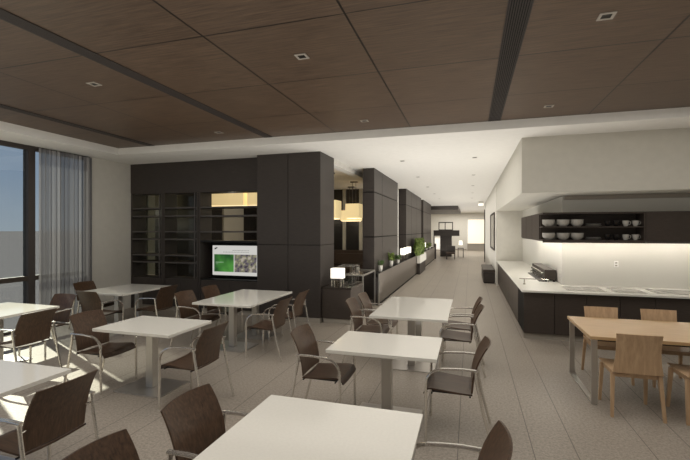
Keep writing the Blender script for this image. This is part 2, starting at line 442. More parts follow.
# booth seating
for n, (xa, xb, lab) in enumerate(((-7.3, -5.1, 'brown leather booth bench at the back of the rear room, behind the shelving'), (-4.95, -2.9, 'brown leather booth bench at the back of the rear room, beyond the pendant lamps'))):
    t = thing('booth_bench', lab, 'bench', ((xa+xb)/2, 15.0, 0))
    w = (xb-xa)/2
    obj('seat', bx(B(), -w, w, -.35, .15, .3, .46), 'booth', t, bevel=.02); obj('backrest', bx(B(), -w, w, .155, .28, .3, 1.0), 'booth', t, bevel=.02)
    obj('plinth', bx(B(), -w+.05, w-.05, -.28, .15, 0, .3), 'dbase', t)
t0 = thing('dining_table', 'dark dining table in the rear room beyond the steel-framed counter', 'table', (-3.9, 13.6, 0))
obj('tabletop', bx(B(), -.6, .6, -.4, .4, .71, .75), 'darkstone', t0); obj('pedestal', bx(B(), -.05, .05, -.05, .05, .015, .71), 'steel', t0); obj('base_plate', bx(B(), -.3, .3, -.3, .3, 0, .015), 'plate', t0)
dup(t0, (-6.2, 13.6, 0), 0, 'dark dining table in the rear room seen through the shelving bays')

# pendant lamps
def pendant(label, x, y, w, d, z0, z1):
    t = thing('pendant_lamp', label, 'lamp', (x, y, z0), 0, 'cream box pendant lamps')
    h = z1-z0
    s = B(); e = .012
    for a in ((-w/2, w/2, -d/2, -d/2+e), (-w/2, w/2, d/2-e, d/2), (-w/2, -w/2+e, -d/2+e, d/2-e), (w/2-e, w/2, -d/2+e, d/2-e)): bx(s, *a, .03, h)
    obj('lamp_shade', s, 'shade', t)
    obj('diffuser', bx(B(), -w/2+.03, w/2-.03, -d/2+.03, d/2-.03, 0, .035), 'shadelite', t)
    for sx in (-.06, .06): obj('rod', tube(B(), [(sx, 0, .03), (sx, 0, H-z0-.03)], .007, 6), 'frame', t)
    obj('canopy', bx(B(), -.12, .12, -.06, .06, H-z0-.03, H-z0), 'frame', t)
    l = bpy.data.lights.new('pendant_bulb', 'POINT'); l.energy = 4; l.color = (1, .88, .7); l.shadow_soft_size = .1
    lo = bpy.data.objects.new('pendant_bulb', l); C.objects.link(lo); lo.location = (0, 0, -.12); lo.parent = t
pendant('cream box pendant lamp with two rods, in front of the pair beside the second pillar', -3.67, 13.1, .46, .46, 2.27, 2.76)
pendant('cream box pendant lamp hanging low behind another beside the second pillar', -4.2, 14.6, .72, .4, 2.22, 2.62)
pendant('cream box pendant lamp half hidden by the edge of the large near pillar', -3.75, 10.9, .5, .5, 2.2, 2.72)
pendant('long cream pendant lamp seen through the top of the television bay', -6.72, 10.6, 1.1, .5, 2.58, 3.08)
pendant('cream pendant lamp at the pillar end of the television bay top', -5.55, 10.6, 1.0, .5, 2.58, 3.08)

# far end of the corridor
bm = B()
bx(bm, -8, -.28, 40, 40.2, 0, H); bx(bm, 1.33, 6, 40, 40.2, 0, H); bx(bm, -.28, 1.33, 40, 40.2, 2.9, H)
bx(bm, -.28, 1.33, 40, 40.2, 0, .45)
struct('wall_far', bm, 'plaster')
w = struct('window_20', bx(B(), -.28, 1.33, 40.0, 40.2, .45, .55), 'white')
obj('window_frame', bx(bx(B(), -.28, -.22, 39.99, 40.1, .55, 2.9), 1.27, 1.33, 39.99, 40.1, .55, 2.9), 'white', w)
obj('blind', bx(B(), -.2, 1.26, 40.08, 40.1, .62, 2.88), 'bright', w)
t = thing('radiator_cover', 'low pale bench under the bright window at the corridor end', 'bench', (.52, 39.5, 0))
obj('top', bx(B(), -.8, .8, -.15, .2, .6, .66), 'cream', t); obj('body', bx(B(), -.76, .76, -.1, .2, 0, .6), 'skirt', t)
struct('baseboard_far', bx(B(), -2.6, -.3, 39.96, 39.999, 0, .12), 'skirt')
struct('wall_corridor_left', bx(B(), -5.2, -5.0, 26.6, 40, 0, H), 'plaster')
struct('wall_corridor_left_return', bx(B(), -5.0, -2.67, 26.6, 26.8, 0, H), 'dveneer')
struct('wall_right', bx(B(), .85, 1.05, 14.9, 25.6, 0, H), 'plaster')
struct('wall_right_beyond', bx(B(), 2.5, 2.7, 25.6, 40, 0, H), 'plaster')
struct('wall_right_return', bx(B(), 1.05, 2.5, 25.4, 25.6, 0, H), 'plaster')
struct('trim_5', bx(B(), .80, .849, 25.5, 25.62, 0, 3.1), 'frame')
struct('trim_6', bx(B(), -3.2, -.75, 28.0, 36.0, 3.25, 3.499), 'dveneer')
# framed panel on the right wall
t = thing('wall_mirror', 'tall grey framed panel on the right-hand corridor wall above the dark bench', 'mirror', (.849, 16.9, 1.85))
obj('frame', bx(bx(bx(bx(B(), -.04, 0, -1.4, 1.4, .62, .68), -.04, 0, -1.4, 1.4, -.68, -.62), -.04, 0, -1.4, -1.33, -.62, .62), -.04, 0, 1.33, 1.4, -.62, .62), 'frame', t)
obj('panel', bx(B(), -.02, 0, -1.33, 1.33, -.62, .62), 'bronze', t)
# bench on the right
t = thing('corridor_bench', 'dark block bench against the right-hand corridor wall', 'bench', (.645, 15.45, 0))
obj('seat', bx(B(), -.2, .2, 0, 2.4, .40, .49), 'dbase', t, bevel=.006)
obj('body', bx(B(), -.19, .19, .01, 2.39, .04, .395), 'dveneer', t)
obj('plinth', bx(B(), -.17, .17, .03, 2.36, 0, .04), 'dgap', t)
# ceiling box light at the end of the corridor
t = thing('ceiling_lamp', 'small bright square ceiling lamp near the end of the corridor', 'lamp', (.58, 24, 3.26))
obj('housing', bx(B(), -.12, .12, -.2, .2, .10, .24), 'white', t); obj('diffuser', bx(B(), -.13, .13, -.22, .22, 0, .10), 'glow', t)
# reception furniture at the end
t = thing('reception_unit', 'dark reception unit with an open frame on top, at the corridor end', 'counter', (-1.6, 30, 0))
obj('canopy', bx(B(), -.9, .88, 0, .6, 1.48, 1.88), 'dveneer', t)
f = B()
for a in ((-.55, .45, 0, .05, 2.40, 2.47), (-.55, .45, 0, .05, 1.88, 1.94), (-.55, -.49, 0, .05, 1.94, 2.40), (.39, .45, 0, .05, 1.94, 2.40), (-.12, -.06, 0, .05, 1.94, 2.40)): bx(f, *a)
obj('open_frame', f, 'dveneer', t)
obj('panel', bx(B(), -.45, .35, .2, .6, 0, 1.48), 'dveneer', t)
obj('post', bx(B(), -.9, -.84, 0, .1, 0, 1.48), 'frame', t)
obj('lit_panel', bx(B(), -.83, -.46, .3, .34, .5, 1.35), 'glow', t)
t = thing('side_table', 'small dark side table beside the reception unit', 'table', (-.62, 29.6, 0))
obj('tabletop', bx(B(), -.2, .2, -.2, .2, .62, .66), 'dveneer', t)
for sx in (-.17, .17):
    for sy in (-.17, .17): obj('leg', bx(B(), sx-.02, sx+.02, sy-.02, sy+.02, 0, .62), 'dveneer', t)
t = thing('table_lamp', 'glowing lamp on the small side table at the corridor end', 'lamp', (-.62, 29.6, .66))
obj('base', lathe(B(), [(.07, 0), (.07, .015), (.012, .03), (.012, .2)]), 'steel', t); obj('lamp_shade', lathe(B(), [(.13, .2), (.11, .5)]), 'glow', t)
t = thing('lounge_chair', 'dark lounge chair in front of the reception unit', 'chair', (-1.2, 27.6, 0))
obj('seat', bx(B(), -.28, .28, -.25, .25, .34, .46), 'booth', t, bevel=.02); obj('backrest', bx(B(), -.28, .28, .255, .33, .34, .86), 'dveneer', t, bevel=.02)
for sx in (-.25, .25):
    for sy in (-.22, .28): obj('leg', bx(B(), sx-.02, sx+.02, sy-.02, sy+.02, 0, .34), 'frame', t)

# ------------------------------------------------------------------ service counter by the pillar
t = thing('service_counter', 'dark wood service counter against the large near pillar', 'counter', (-2.58, 7.9, 0))
obj('body', bx(B(), -.32, .29, .02, .9, .1, .70), 'dbase', t)
obj('toe_kick', bx(B(), -.30, .27, .04, .88, 0, .1), 'skirt', t)
obj('worktop', bx(B(), -.325, .31, 0, .92, .70, .74), 'darkstone', t, bevel=.004)
t = thing('lantern', 'glowing white box lantern on the service counter by the near pillar', 'lamp', (-2.62, 8.10, .741))
obj('base', bx(B(), -.11, .11, -.09, .09, .14, .16), 'frame', t)
for sx in (-.1, .1):
    for sy in (-.08, .08): obj('leg', bx(B(), sx-.008, sx+.008, sy-.008, sy+.008, 0, .14), 'chrome', t)
obj('glowing_box', bx(B(), -.13, .13, -.09, .09, .16, .37), 'glow', t, bevel=.006)
t = thing('glass_rack', 'chrome wire rack of glasses behind the glowing lantern', 'rack', (-2.52, 8.52, .741))
r = B()
for z in (.02, .2, .39):
    for sx in (-.16, .16): tube(r, [(sx, -.24, z), (sx, .24, z)], .004, 6)
    for sy in (-.24, -.08, .08, .24): tube(r, [(-.16, sy, z), (.16, sy, z)], .004, 6)
for sx in (-.16, .16):
    for sy in (-.24, -.08, .08, .24): tube(r, [(sx, sy, 0), (sx, sy, .39)], .004, 6)
obj('wire_frame', r, 'wire', t)
g = tag(obj('tumbler', lathe(B(), [(.028, 0), (.034, .13), (.031, .13), (.026, .008)], seg=14), 'clearglass', smooth=True), 'clear tumbler standing in the chrome rack on the service counter', 'glass', 'tumblers in the chrome rack')
g.location = (-2.6, 8.36, .768)
for i, (x, y) in enumerate([(-2.44, 8.36), (-2.6, 8.52), (-2.44, 8.52), (-2.6, 8.68), (-2.44, 8.68)]):
    d = g.copy(); C.objects.link(d); d.location = (x, y, .768)
# steel-framed high counter
t = thing('high_counter', 'dark high counter on a chrome tube frame between the service counter and the planter', 'counter', (-2.55, 8.88, 0))
obj('tabletop', bx(B(), -.24, .24, .03, 1.2, .84, .87), 'darkstone', t)
for sy in (0, 1.2):
    f = B()
    for a in ((-.27, .27, sy-.015, sy+.015, .872, .905), (.25, .28, sy-.015, sy+.015, 0.03, .872), (-.28, -.25, sy-.015, sy+.015, .03, .872), (-.28, .28, sy-.015, sy+.015, 0, .03)): bx(f, *a)
    obj('frame', f, 'steel', t)
obj('side_rail', bx(B(), .25, .28, .0155, 1.1845, .872, .9), 'steel', t)
obj('back_panel', bx(B(), -.24, -.22, .03, 1.18, .03, .84), 'dbase', t)
obj('bracket', bx(B(), .15, .25, .02, .05, .42, .52), 'cream', t)
t = thing('candle_jar', 'small tan jar on the high counter with the chrome frame', 'jar', (-2.6, 9.6, .872))
obj('body', lathe(B(), [(.045, 0), (.05, .02), (.05, .13), (.04, .15)], seg=16), 'cream', t, smooth=True); obj('lid', lathe(B(), [(.052, .15), (.052, .17)], seg=16), 'booth', t)

# ------------------------------------------------------------------ planters with plants
def planter(label, y0, y1):
    t = thing('planter', label, 'planter', (-2.26, y0, 0))
    L = y1-y0
    obj('front_panel', bx(B(), .05, .08, 0, L, .07, .80), 'planter', t)
    obj('ledge', bx(B(), -.09, .049, 0, L, .70, .80), 'dgap', t)
    obj('end_panel', bx(B(), -.09, .049, 0, .03, .0, .699), 'frame', t)
    obj('post', bx(B(), .052, .085, -.034, -.001, 0, .80), 'steel', t)
    obj('toe_kick', bx(B(), .03, .06, .01, L, 0, .068), 'dgap', t)
planter('long grey low planter wall beside the second pillar', 10.14, 18.9)
planter('grey low planter wall further down the corridor by the far pillars', 19.6, 27.0)
t = thing('end_post', 'slim dark post at the far end of the planter walls', 'post', (-2.2, 27.6, 0)); obj('post', bx(B(), -.05, .05, 0, .4, 0, 1.0), 'frame', t)
def foliage(n, r, h, z0, ls, squash=1, seed=0):
    rnd = random.Random(seed); bm = B()
    for _ in range(n):
        a = rnd.random()*2*PI; q = rnd.random()**.5; hz = rnd.random()
        rr = r*q*(1-.55*abs(hz-.45)); c = Vector((rr*math.cos(a), rr*math.sin(a)*squash, z0+h*hz))
        d = Vector((math.cos(a)*.7, math.sin(a)*.7, .5+rnd.random())).normalized(); s = d.cross(Vector((rnd.random()-.5, rnd.random()-.5, 1))).normalized()
        l = ls*(.6+.7*rnd.random()); w = l*.28
        v = [bm.verts.new(p) for p in (c, c+d*l*.5+s*w, c+d*l, c+d*l*.5-s*w)]
        bm.faces.new(v)
    return bm
def plant(name, label, x, y, z, potr, poth, fr, fh, n, ls, m='leaf', seed=0, group=None):
    t = thing(name, label, 'plant', (x, y, z), 0, group)
    p = obj('pot', lathe(B(), [(potr*.75, 0), (potr, poth), (potr*.88, poth), (potr*.85, poth*.9)], seg=18), 'pot', t, smooth=True)
    obj('soil', lathe(B(), [(potr*.84, poth*.905), (potr*.84, poth*.93)], seg=16), 'soil', t)
    obj('stem', tube(B(), [(0, 0, poth*.94), (.01, 0, poth+fh*.5)], .008, 6), 'stem', t)
    obj('foliage', foliage(n, fr, fh, poth*.95, ls, 1, seed), m, t)
plant('potted_herb', 'small herb in a grey-white pot at the near end of the planter wall', -2.28, 10.75, .801, .06, .16, .075, .10, 90, .06, 'leaf2', 1)
plant('potted_fern', 'bushy bright green plant in a white pot, second along the planter wall', -2.28, 12.3, .801, .062, .17, .085, .2, 200, .08, 'leaf', 2)
plant('potted_herb', 'small potted plant halfway along the near planter wall', -2.28, 13.5, .801, .06, .12, .08, .14, 90, .07, 'leaf2', 3)
for k, (y, lab) in enumerate(((21.0, 'small leafy plant at the start of the far planter wall'), (22.8, 'small leafy plant in the middle of the far planter wall'), (24.8, 'small leafy plant toward the end of the far planter wall'))):
    plant('potted_herb', lab, -2.28, y, .801, .06, .1, .08, .2, 90, .09, 'leaf', 5+k)
t = thing('trough_plant', 'large bushy green plant in a long white trough against the planter wall', 'plant', (-2.11, 18.1, 0))
obj('trough', bx(B(), -.06, .09, -.5, 2.0, .48, .82), 'pot', t, bevel=.006)
obj('bracket', bx(B(), -.055, .06, -.4, 1.9, 0, .48), 'frame', t)
obj('stem', tube(B(), [(0, 0, .8), (0, .05, 1.2)], .012, 6), 'stem', t)
obj('foliage', foliage(1900, .13, .66, .80, .12, 10, 9), 'leaf', t)
gl = None
for k, (y, lab) in enumerate(((14.5, 'nearest glowing white cube lantern on the planter wall, before the third pillar'), (15.2, 'middle glowing white cube lantern on the planter wall by the third pillar'), (15.9, 'third glowing white cube lantern along the planter wall, beside the trough plant'), (21.5, 'farthest glowing white cube lantern on the far planter wall'))):
    if gl is None:
        t = gl = thing('cube_lantern', lab, 'lamp', (-2.27, y, .801), 0, 'cube lanterns along the planter walls')
        obj('base', bx(B(), -.05, .05, -.05, .05, 0, .02), 'frame', t); obj('stem', bx(B(), -.012, .012, -.012, .012, .02, .22), 'frame', t)
        obj('glowing_cube', bx(B(), -.08, .08, -.12, .12, .22, .45), 'glow', t, bevel=.01)
    else: dup(gl, (-2.27, y, .801), 0, lab)
for a, b, l in ((14.12, 15.88, 'dark ledge cabinet between the second and third pillars'), (21.02, 21.98, 'dark ledge cabinet between the third and fourth pillars')):
    t = thing('ledge_cabinet', l, 'cabinet', (-2.5, (a+b)/2, 0)); w = (b-a)/2
    obj('body', bx(B(), -.14, .12, -w+.01, w-.01, 0, 1.0), 'dbase', t); obj('worktop', bx(B(), -.15, .13, -w+.01, w-.01, 1.0, 1.03), 'darkstone', t)

# ------------------------------------------------------------------ kitchen
struct('wall_kitchen', bx(B(), 1.68, XR, 8.7, 8.9, 0, H), 'splash')
struct('wall_kitchen_side', bx(B(), 1.68, 1.88, 8.9, 14.9, 0, H), 'splash')
struct('wall_kitchen_end', bx(B(), 1.05, 1.88, 14.9, 15.1, 0, H), 'plaster')
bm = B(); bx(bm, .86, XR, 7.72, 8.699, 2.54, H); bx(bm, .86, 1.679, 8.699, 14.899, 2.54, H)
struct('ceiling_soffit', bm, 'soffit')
struct('trim_7', bx(B(), 1.70, XR, 8.60, 8.699, 2.47, 2.539), 'skirt')
# base cabinets: main run
base = None
ord_ = ['first', 'second', 'third', 'fourth', 'fifth', 'sixth']
def base_unit(label, loc, rotz, w, d):
    t = thing('base_cabinet', label, 'cabinet', loc, rotz, 'dark kitchen base cabinets')
    obj('carcass', bx(B(), .002, w-.002, .022, d, .1, .82), 'dgap', t)
    obj('door', bx(B(), .004, w-.004, 0, .02, .1, .81), 'dbase', t, bevel=.0015)
    obj('toe_kick', bx(B(), .002, w-.002, .05, .07, 0, .1), 'skirt', t)
    return t
b0 = base_unit('dark kitchen base cabinet at the outer corner of the counter', (.9, 7.8, 0), 0, .49, .88)
for k in range(1, 6):
    dup(b0, (.9+.49*k, 7.8, 0), 0, 'dark kitchen base cabinet under the front counter, %s from the corner' % ord_[k])
# leg run: doors face -X
l0 = base_unit('dark base cabinet on the corridor side of the counter, nearest the corner', (.9, 9.73, 0), -PI/2, 1.03, .77)
for k in range(1, 6):
    dup(l0, (.9, 9.73+1.03*k, 0), -PI/2, 'dark base cabinet on the corridor side of the counter, %s from the corner' % ord_[k])
bm = B()
vs = [(.86, 7.7), (XR-.2, 7.7), (XR-.2, 8.697), (1.677, 8.697), (1.677, 14.897), (.86, 14.897)]
lo = [bm.verts.new((x, y, .825)) for x, y in vs]; hi = [bm.verts.new((x, y, .857)) for x, y in vs]
bm.faces.new(hi); bm.faces.new(lo[::-1])
for i in range(6): bm.faces.new((lo[i], lo[(i+1) % 6], hi[(i+1) % 6], hi[i]))
tag(obj('worktop', bm, 'counter', bevel=.003), 'pale solid-surface L-shaped worktop over the dark kitchen cabinets', 'worktop')
for k, (x0, x1, y0, y1) in enumerate(((1.62, 2.2, 7.92, 8.4), (2.34, 2.78, 7.9, 8.42), (2.95, 3.6, 7.95, 8.45))):
    t = thing('glass_hob', ['grey glass hob set in the worktop, nearest the corner', 'grey glass hob in the worktop, middle of three', 'grey glass hob in the worktop, farthest from the corner'][k], 'hob', ((x0+x1)/2, (y0+y1)/2, .857), 0, 'glass hobs in the worktop')
    w, d = (x1-x0)/2, (y1-y0)/2
    obj('glass_top', bx(B(), -w, w, -d, d, 0, .006), 'hob', t); rg = B()
    for a in ((-w-.008, w+.008, -d-.008, -d, 0, .008), (-w-.008, w+.008, d, d+.008, 0, .008), (-w-.008, -w, -d, d, 0, .008), (w, w+.008, -d, d, 0, .008)): bx(rg, *a)
    obj('rim', rg, 'steel', t)
# tap
t = thing('kitchen_tap', 'long thin steel tap over the sink at the counter corner', 'tap', (1.0, 8.55, .857))
obj('post', tube(B(), [(0, 0, 0), (0, 0, .10)], .014, 10), 'chrome', t); obj('post_collar', lathe(B(), [(.024, 0), (.02, .02)], seg=14), 'chrome', t)
obj('spout', tube(B(), [(-.09, 0, .108), (.42, -.05, .108)], .009, 8), 'chrome', t); obj('nozzle', tube(B(), [(.41, -.05, .1), (.41, -.05, .06)], .009, 8), 'chrome', t)
# coffee dispenser on the counter
t = thing('coffee_machine', 'long dark coffee machine with a row of steel knobs on the kitchen counter', 'coffee machine', (1.5, 9.1, .857))
obj('body', bx(B(), -.06, .15, 0, 1.75, .03, .24), 'dbase', t, bevel=.006)
obj('drip_tray', bx(B(), -.16, -.062, 0.02, 1.7, 0, .02), 'shelfedge', t)
for sy in (.06, 1.69):
    for sx in (-.03, .12): obj('foot', bx(B(), sx-.02, sx+.02, sy-.02, sy+.02, 0, .03), 'black', t)
for k in range(6):
    y = .16+.29*k
    kb = B(); tube(kb, [(-.062, y, .15), (-.10, y, .15)], .03, 12); obj('knob', kb, 'knob', t)
    sp_ = B(); tube(sp_, [(-.062, y, .08), (-.10, y, .08), (-.105, y, .05)], .012, 8); obj('spout', sp_, 'knob', t)
# power socket
t = thing('power_socket', 'white double power socket on the splashback', 'socket', (2.575, 8.699, 1.27))
obj('cover_plate', bx(B(), -.035, .035, -.01, 0, -.055, .055), 'socket', t, bevel=.003)
for z in (-.024, .024): obj('outlet', bx(B(), -.017, .017, -.013, -.0102, z-.012, z+.012), 'skirt', t)
# upper cabinets
YC = 8.3; Z0, Z1 = 1.69, 2.22
t = thing('open_wall_cabinet', 'dark open wall cabinet holding bowls, plates and cups', 'cabinet', (1.28, YC, 0))
W = 1.62
obj('bottom_panel', bx(B(), 0, W, 0, .398, Z0, Z0+.03), 'dbase', t); obj('top_panel', bx(B(), 0, W, 0, .398, Z1-.03, Z1), 'dbase', t)
obj('shelf', bx(B(), .002, W-.022, .01, .375, 1.945, 1.965), 'dbase', t)
obj('side_panel', bx(B(), W-.02, W, 0, .398, Z0+.03, Z1-.03), 'dbase', t)
obj('back_panel', bx(B(), .022, W-.022, .378, .398, Z0+.03, Z1-.03), 'dbase', t)
obj('front_lip', bx(B(), 0, W, -.006, -.0003, Z0-.022, Z0+.029), 'dbase', t)
st = obj('light_strip', bx(B(), .05, W-.02, .16, .19, Z0-.012, Z0-.001), 'strip', t)
for k, x in enumerate((2.905, 3.705)):
    t = thing('closed_wall_cabinet', ['closed dark wall cabinet beside the open one with the crockery', 'closed dark wall cabinet at the far right of the kitchen wall'][k], 'cabinet', (x, YC, 0))
    obj('carcass', bx(B(), 0, .795, .022, .398, Z0, Z1), 'dbase', t); obj('door', bx(B(), .003, .792, 0, .02, Z0+.02, Z1), 'dbase', t, bevel=.002)
    obj('light_strip', bx(B(), .0, .795, .16, .19, Z0-.012, Z0-.001), 'strip', t); obj('handle_rail', bx(B(), .001, .794, -.004, .012, Z0-.022, Z0+.014), 'shelfedge', t)
t = thing('return_wall_cabinet', 'dark wall cabinet returning along the side wall toward the corridor', 'cabinet', (1.28, 8.70, 0))
obj('carcass', bx(B(), .02, .398, 0, 2.9, Z0, Z1), 'dbase', t)
for k in range(3): obj('door', bx(B(), 0, .018, .01+.965*k, .955+.965*k, Z0+.02, Z1), 'dbase', t)
obj('light_strip', bx(B(), .18, .21, .1, 2.9, Z0-.012, Z0-.001), 'strip', t)
# crockery
bowlP = [(.06, 0), (.07, .012), (.105, .05), (.112, .125), (.107, .125), (.1, .052), (.05, .02)]
for row, z in (('upper', 1.966), ('lower', 1.721)):
    for k, (x, y) in enumerate(((1.40, 8.42), (1.64, 8.42), (1.87, 8.42), (1.52, 8.585))):
        o = obj('bowl', lathe(B(), bowlP, seg=24), 'bowl', smooth=True); o.location = (x, y, z)
        if k == 3: o.scale = (.6, .6, .8)
        tag(o, ['grey bowl on the %s open shelf, closest to the cabinet corner', 'grey bowl on the %s open shelf, middle of the row', 'grey bowl on the %s open shelf, next to the stacked plates', 'small grey bowl at the back of the %s open shelf corner'][k] % row, 'bowl', 'grey bowls on the open wall cabinet')
    for k in range(3):
        o = obj('plate', lathe(B(), [(.07, 0), (.13-.004*k, .014), (.125-.004*k, .016), (.065, .004)], seg=24), 'plateware', smooth=True); o.location = (2.14, 8.44, z+.0165*k)
        tag(o, '%s plate of the small stack on the %s open shelf' % (['bottom', 'middle', 'top'][k], row), 'plate', 'plates stacked on the open wall cabinet')
    for k, x in enumerate((2.36, 2.49, 2.64, 2.79)):
        m = 'darkcup' if k < 2 else 'cup'
        t = thing('cup', ['black cup on the %s open shelf, beside the plates', 'black cup on the %s open shelf, beside the pale cups', 'pale cup on the %s open shelf, next to the black cups', 'pale cup on the %s open shelf, nearest the closed cabinet'][k] % row, 'cup', (x, 8.42, z), -.5 if k == 2 else 0, 'cups on the open wall cabinet')
        obj('body', lathe(B(), [(.028, 0), (.034, .01), (.05, .06), (.055, .1), (.051, .1), (.045, .06), (.025, .014)], seg=20), m, t, smooth=True)
        obj('handle', tube(B(), [(.046, 0, .085), (.072, 0, .082), (.078, 0, .055), (.062, 0, .03), (.04, 0, .028)], .005, 6), m, t, smooth=True)

# ------------------------------------------------------------------ ceiling fittings
for k, (x, w, lab) in enumerate(((.37, .17, 'long black slatted air diffuser in the wood ceiling, nearest the kitchen'), (-3.6, .15, 'long black slatted air diffuser in the wood ceiling, middle of three'), (-6.27, .14, 'long black slatted air diffuser in the wood ceiling, nearest the windows'))):
    t = thing('air_diffuser', lab, 'vent', (x, 0, 3.64), 0, 'slot air diffusers in the wood ceiling')
    y0, y1 = YB+.3, 6.93
    obj('backing', bx(B(), -w/2, w/2, y0, y1, -.004, -.0005), 'dgap', t)
    f = B(); bx(f, -w/2-.008, -w/2, y0, y1, -.012, -.0005); bx(f, w/2, w/2+.008, y0, y1, -.012, -.0005)
    obj('frame', f, 'frame', t)
    s = B(); n = 9
    for i in range(n):
        xx = -w/2+(i+.5)*w/n; bx(s, xx-.0045, xx+.0045, y0, y1, -.014, -.0045)
    obj('slats', s, 'frame', t)
dl = thing('downlight', '', 'downlight', (0, 0, 0), 0, 'square downlights in the wood ceiling')
f = B(); a, b = .06, .038
for q in ((-a, a, -a, -b), (-a, a, b, a), (-a, -b, -b, b), (b, a, -b, b)): bx(f, *q, -.008, -.0005)
obj('trim_ring', f, 'skirt', dl); obj('lens', bx(B(), -.037, .037, -.037, .037, -.004, -.0005), 'lens', dl)
pos = [(-1.61, 3.81, 'square downlight in the wood ceiling between the middle and kitchen diffusers, near row'), (-4.28, 3.81, 'square downlight in the wood ceiling left of the middle diffuser, near row'), (1.06, 3.81, 'square downlight in the wood ceiling on the kitchen side of the nearest diffuser, near row'),
       (-1.61, 6.35, 'square downlight near the far edge of the wood ceiling, between two diffusers'), (-4.28, 6.35, 'square downlight near the far edge of the wood ceiling, in front of the shelving'), (1.06, 6.35, 'square downlight near the far edge of the wood ceiling, on the kitchen side')]
for k, (x, y, lab) in enumerate(pos):
    if k == 0: dl.location = (x, y, 3.64); dl['label'] = lab
    else: dup(dl, (x, y, 3.64), 0, lab)
cd = None
names = ['nearest', 'second', 'third', 'fourth', 'farthest']
for i, x in enumerate((-1.5, .1)):
    for k in range(5):
        lab = 'small downlight in the white corridor ceiling, %s of the row %s' % (names[k], 'toward the dark pillars' if i == 0 else 'toward the kitchen')
        y = 9.5+3.0*k
        if cd is None:
            cd = thing('corridor_downlight', lab, 'downlight', (x, y, H), 0, 'small downlights in the corridor ceiling')
            f = B(); a, b = .05, .035
            for q in ((-a, a, -a, -b), (-a, a, b, a), (-a, -b, -b, b), (b, a, -b, b)): bx(f, *q, -.006, -.0005)
            obj('trim_ring', f, 'skirt', cd); obj('lens', bx(B(), -.034, .034, -.034, .034, -.004, -.0005), 'lens', cd)
        else: dup(cd, (x, y, H), 0, lab)

# ------------------------------------------------------------------ cafe tables
def cafe_table(label, x0, x1, y0, y1, cols):
    cx, cy = (x0+x1)/2, (y0+y1)/2; w, d = (x1-x0)/2, (y1-y0)/2
    t = thing('cafe_table', label, 'table', (cx, cy, 0), 0, 'white topped dining tables')
    obj('tabletop', bx(B(), -w, w, -d, d, .716, .75), 'top', t, bevel=.003)
    for c in cols:
        y = c-cy
        obj('support_plate', bx(B(), -.2, .2, y-.2, y+.2, .706, .7155), 'steel', t)
        obj('pedestal', bx(B(), -.05, .05, y-.05, y+.05, .0125, .706), 'steel', t, bevel=.004)
        obj('base_plate', bx(B(), -.33, .33, y-.26, y+.26, 0, .012), 'plate', t, bevel=.002)
    return t
cafe_table('large white table in the foreground, cut by the bottom of the picture', -1.33, -.28, .98, 2.6, (1.4, 2.2))
cafe_table('white table at the lower left with a chair pulled up to its right side', -4.22, -3.16, .98, 2.6, (1.4, 2.2))
cafe_table('single white table in the middle, directly behind the foreground table', -1.33, -.28, 3.73, 4.5, (4.11,))
cafe_table('single white table with polished base, between the window tables and the middle one', -4.22, -3.14, 3.73, 4.5, (4.08,))
cafe_table('white sunlit table beside the window, at the left edge', -7.05, -5.95, 3.75, 4.7, (4.2,))
cafe_table('long white table nearest the corridor and the planter wall', -1.3, -.27, 5.38, 7.05, (5.8, 6.6))
cafe_table('long white table in front of the television', -4.22, -3.18, 5.53, 7.07, (5.88, 6.62))
cafe_table('white table farthest in the corner by the curtain and shelving', -6.98, -5.93, 5.87, 7.1, (6.28, 6.78))

# ------------------------------------------------------------------ armchairs (facing +X, origin under the top of the back)
def armchair():
    t = thing('armchair', '', 'chair', (0, 0, 0))
    def back(u, v):       # u across, v up
        y = (u-.5); z = .455+.41*v
        prof = .135 - .015*v - .115*v**2.3   # leaning back with a soft S
        wd = .46*(1-.03*(2*v-1)**2)
        bow = -.036*(1-4*y*y)*(.35+.65*v)
        zz = z + .008*(1-4*y*y)*max(0, v-.5)*2
        return (prof+bow+.02, y*wd, zz), (1, 0, .12)
    obj('backrest', sheet(B(), back, 12, 12, .013), 'walnut', t, smooth=True)
    def seat(u, v):       # u front to back
        x = .575-.425*u; y = (v-.5)*(.47-.02*u)
        z = .452+.022*math.cos(u*PI)*.6 - .012*(1-4*(v-.5)**2) - (.05*(1-u/.12)**2 if u < .12 else 0)
        return (x, y, z), (0, 0, 1)
    obj('seat', sheet(B(), seat, 14, 8, .014), 'walnutseat', t, smooth=True)
    for s in (-1, 1):
        Y = s*.262
        fl = [(.555, Y, 0), (.552, Y, .3), (.55, Y, .52)]
        obj('leg', tube(B(), fl, .0135, 8), 'chrome', t, smooth=True)
        obj('leg', tube(B(), [(-.02, Y, 0), (.06, Y, .3), (.10, Y, .5), (.118, Y, .6), (.122, Y, .662)], .0135, 8), 'chrome', t, smooth=True)
        arm = [(.55, Y, .52)]
        for k in range(1, 8):
            a = k/7*PI/2; arm.append((.55-.17*(1-math.cos(a)), Y, .52+.142*math.sin(a)))
        arm += [(.30, Y, .668), (.23, Y, .672), (.16, Y, .67), (.105, Y, .668)]
        obj('armrest', tube(B(), arm, .011, 8, .018), 'chrome', t, smooth=True)
    f = B()
    tube(f, [(.50, -.25, .43), (.50, .25, .43)], .007, 6); tube(f, [(.17, -.25, .43), (.17, .25, .43)], .007, 6)
    for s in (-1, 1): bx(f, .17, .50, s*.19-.010, s*.19+.010, .424, .436)
    obj('seat_frame', f, 'black', t)
    for q in (-1, 1): obj('back_bracket', tube(B(), [(.118, q*.258, .60), (.135, q*.215, .60)], .006, 6), 'chrome', t)
    return t
AC = armchair(); first = [True]
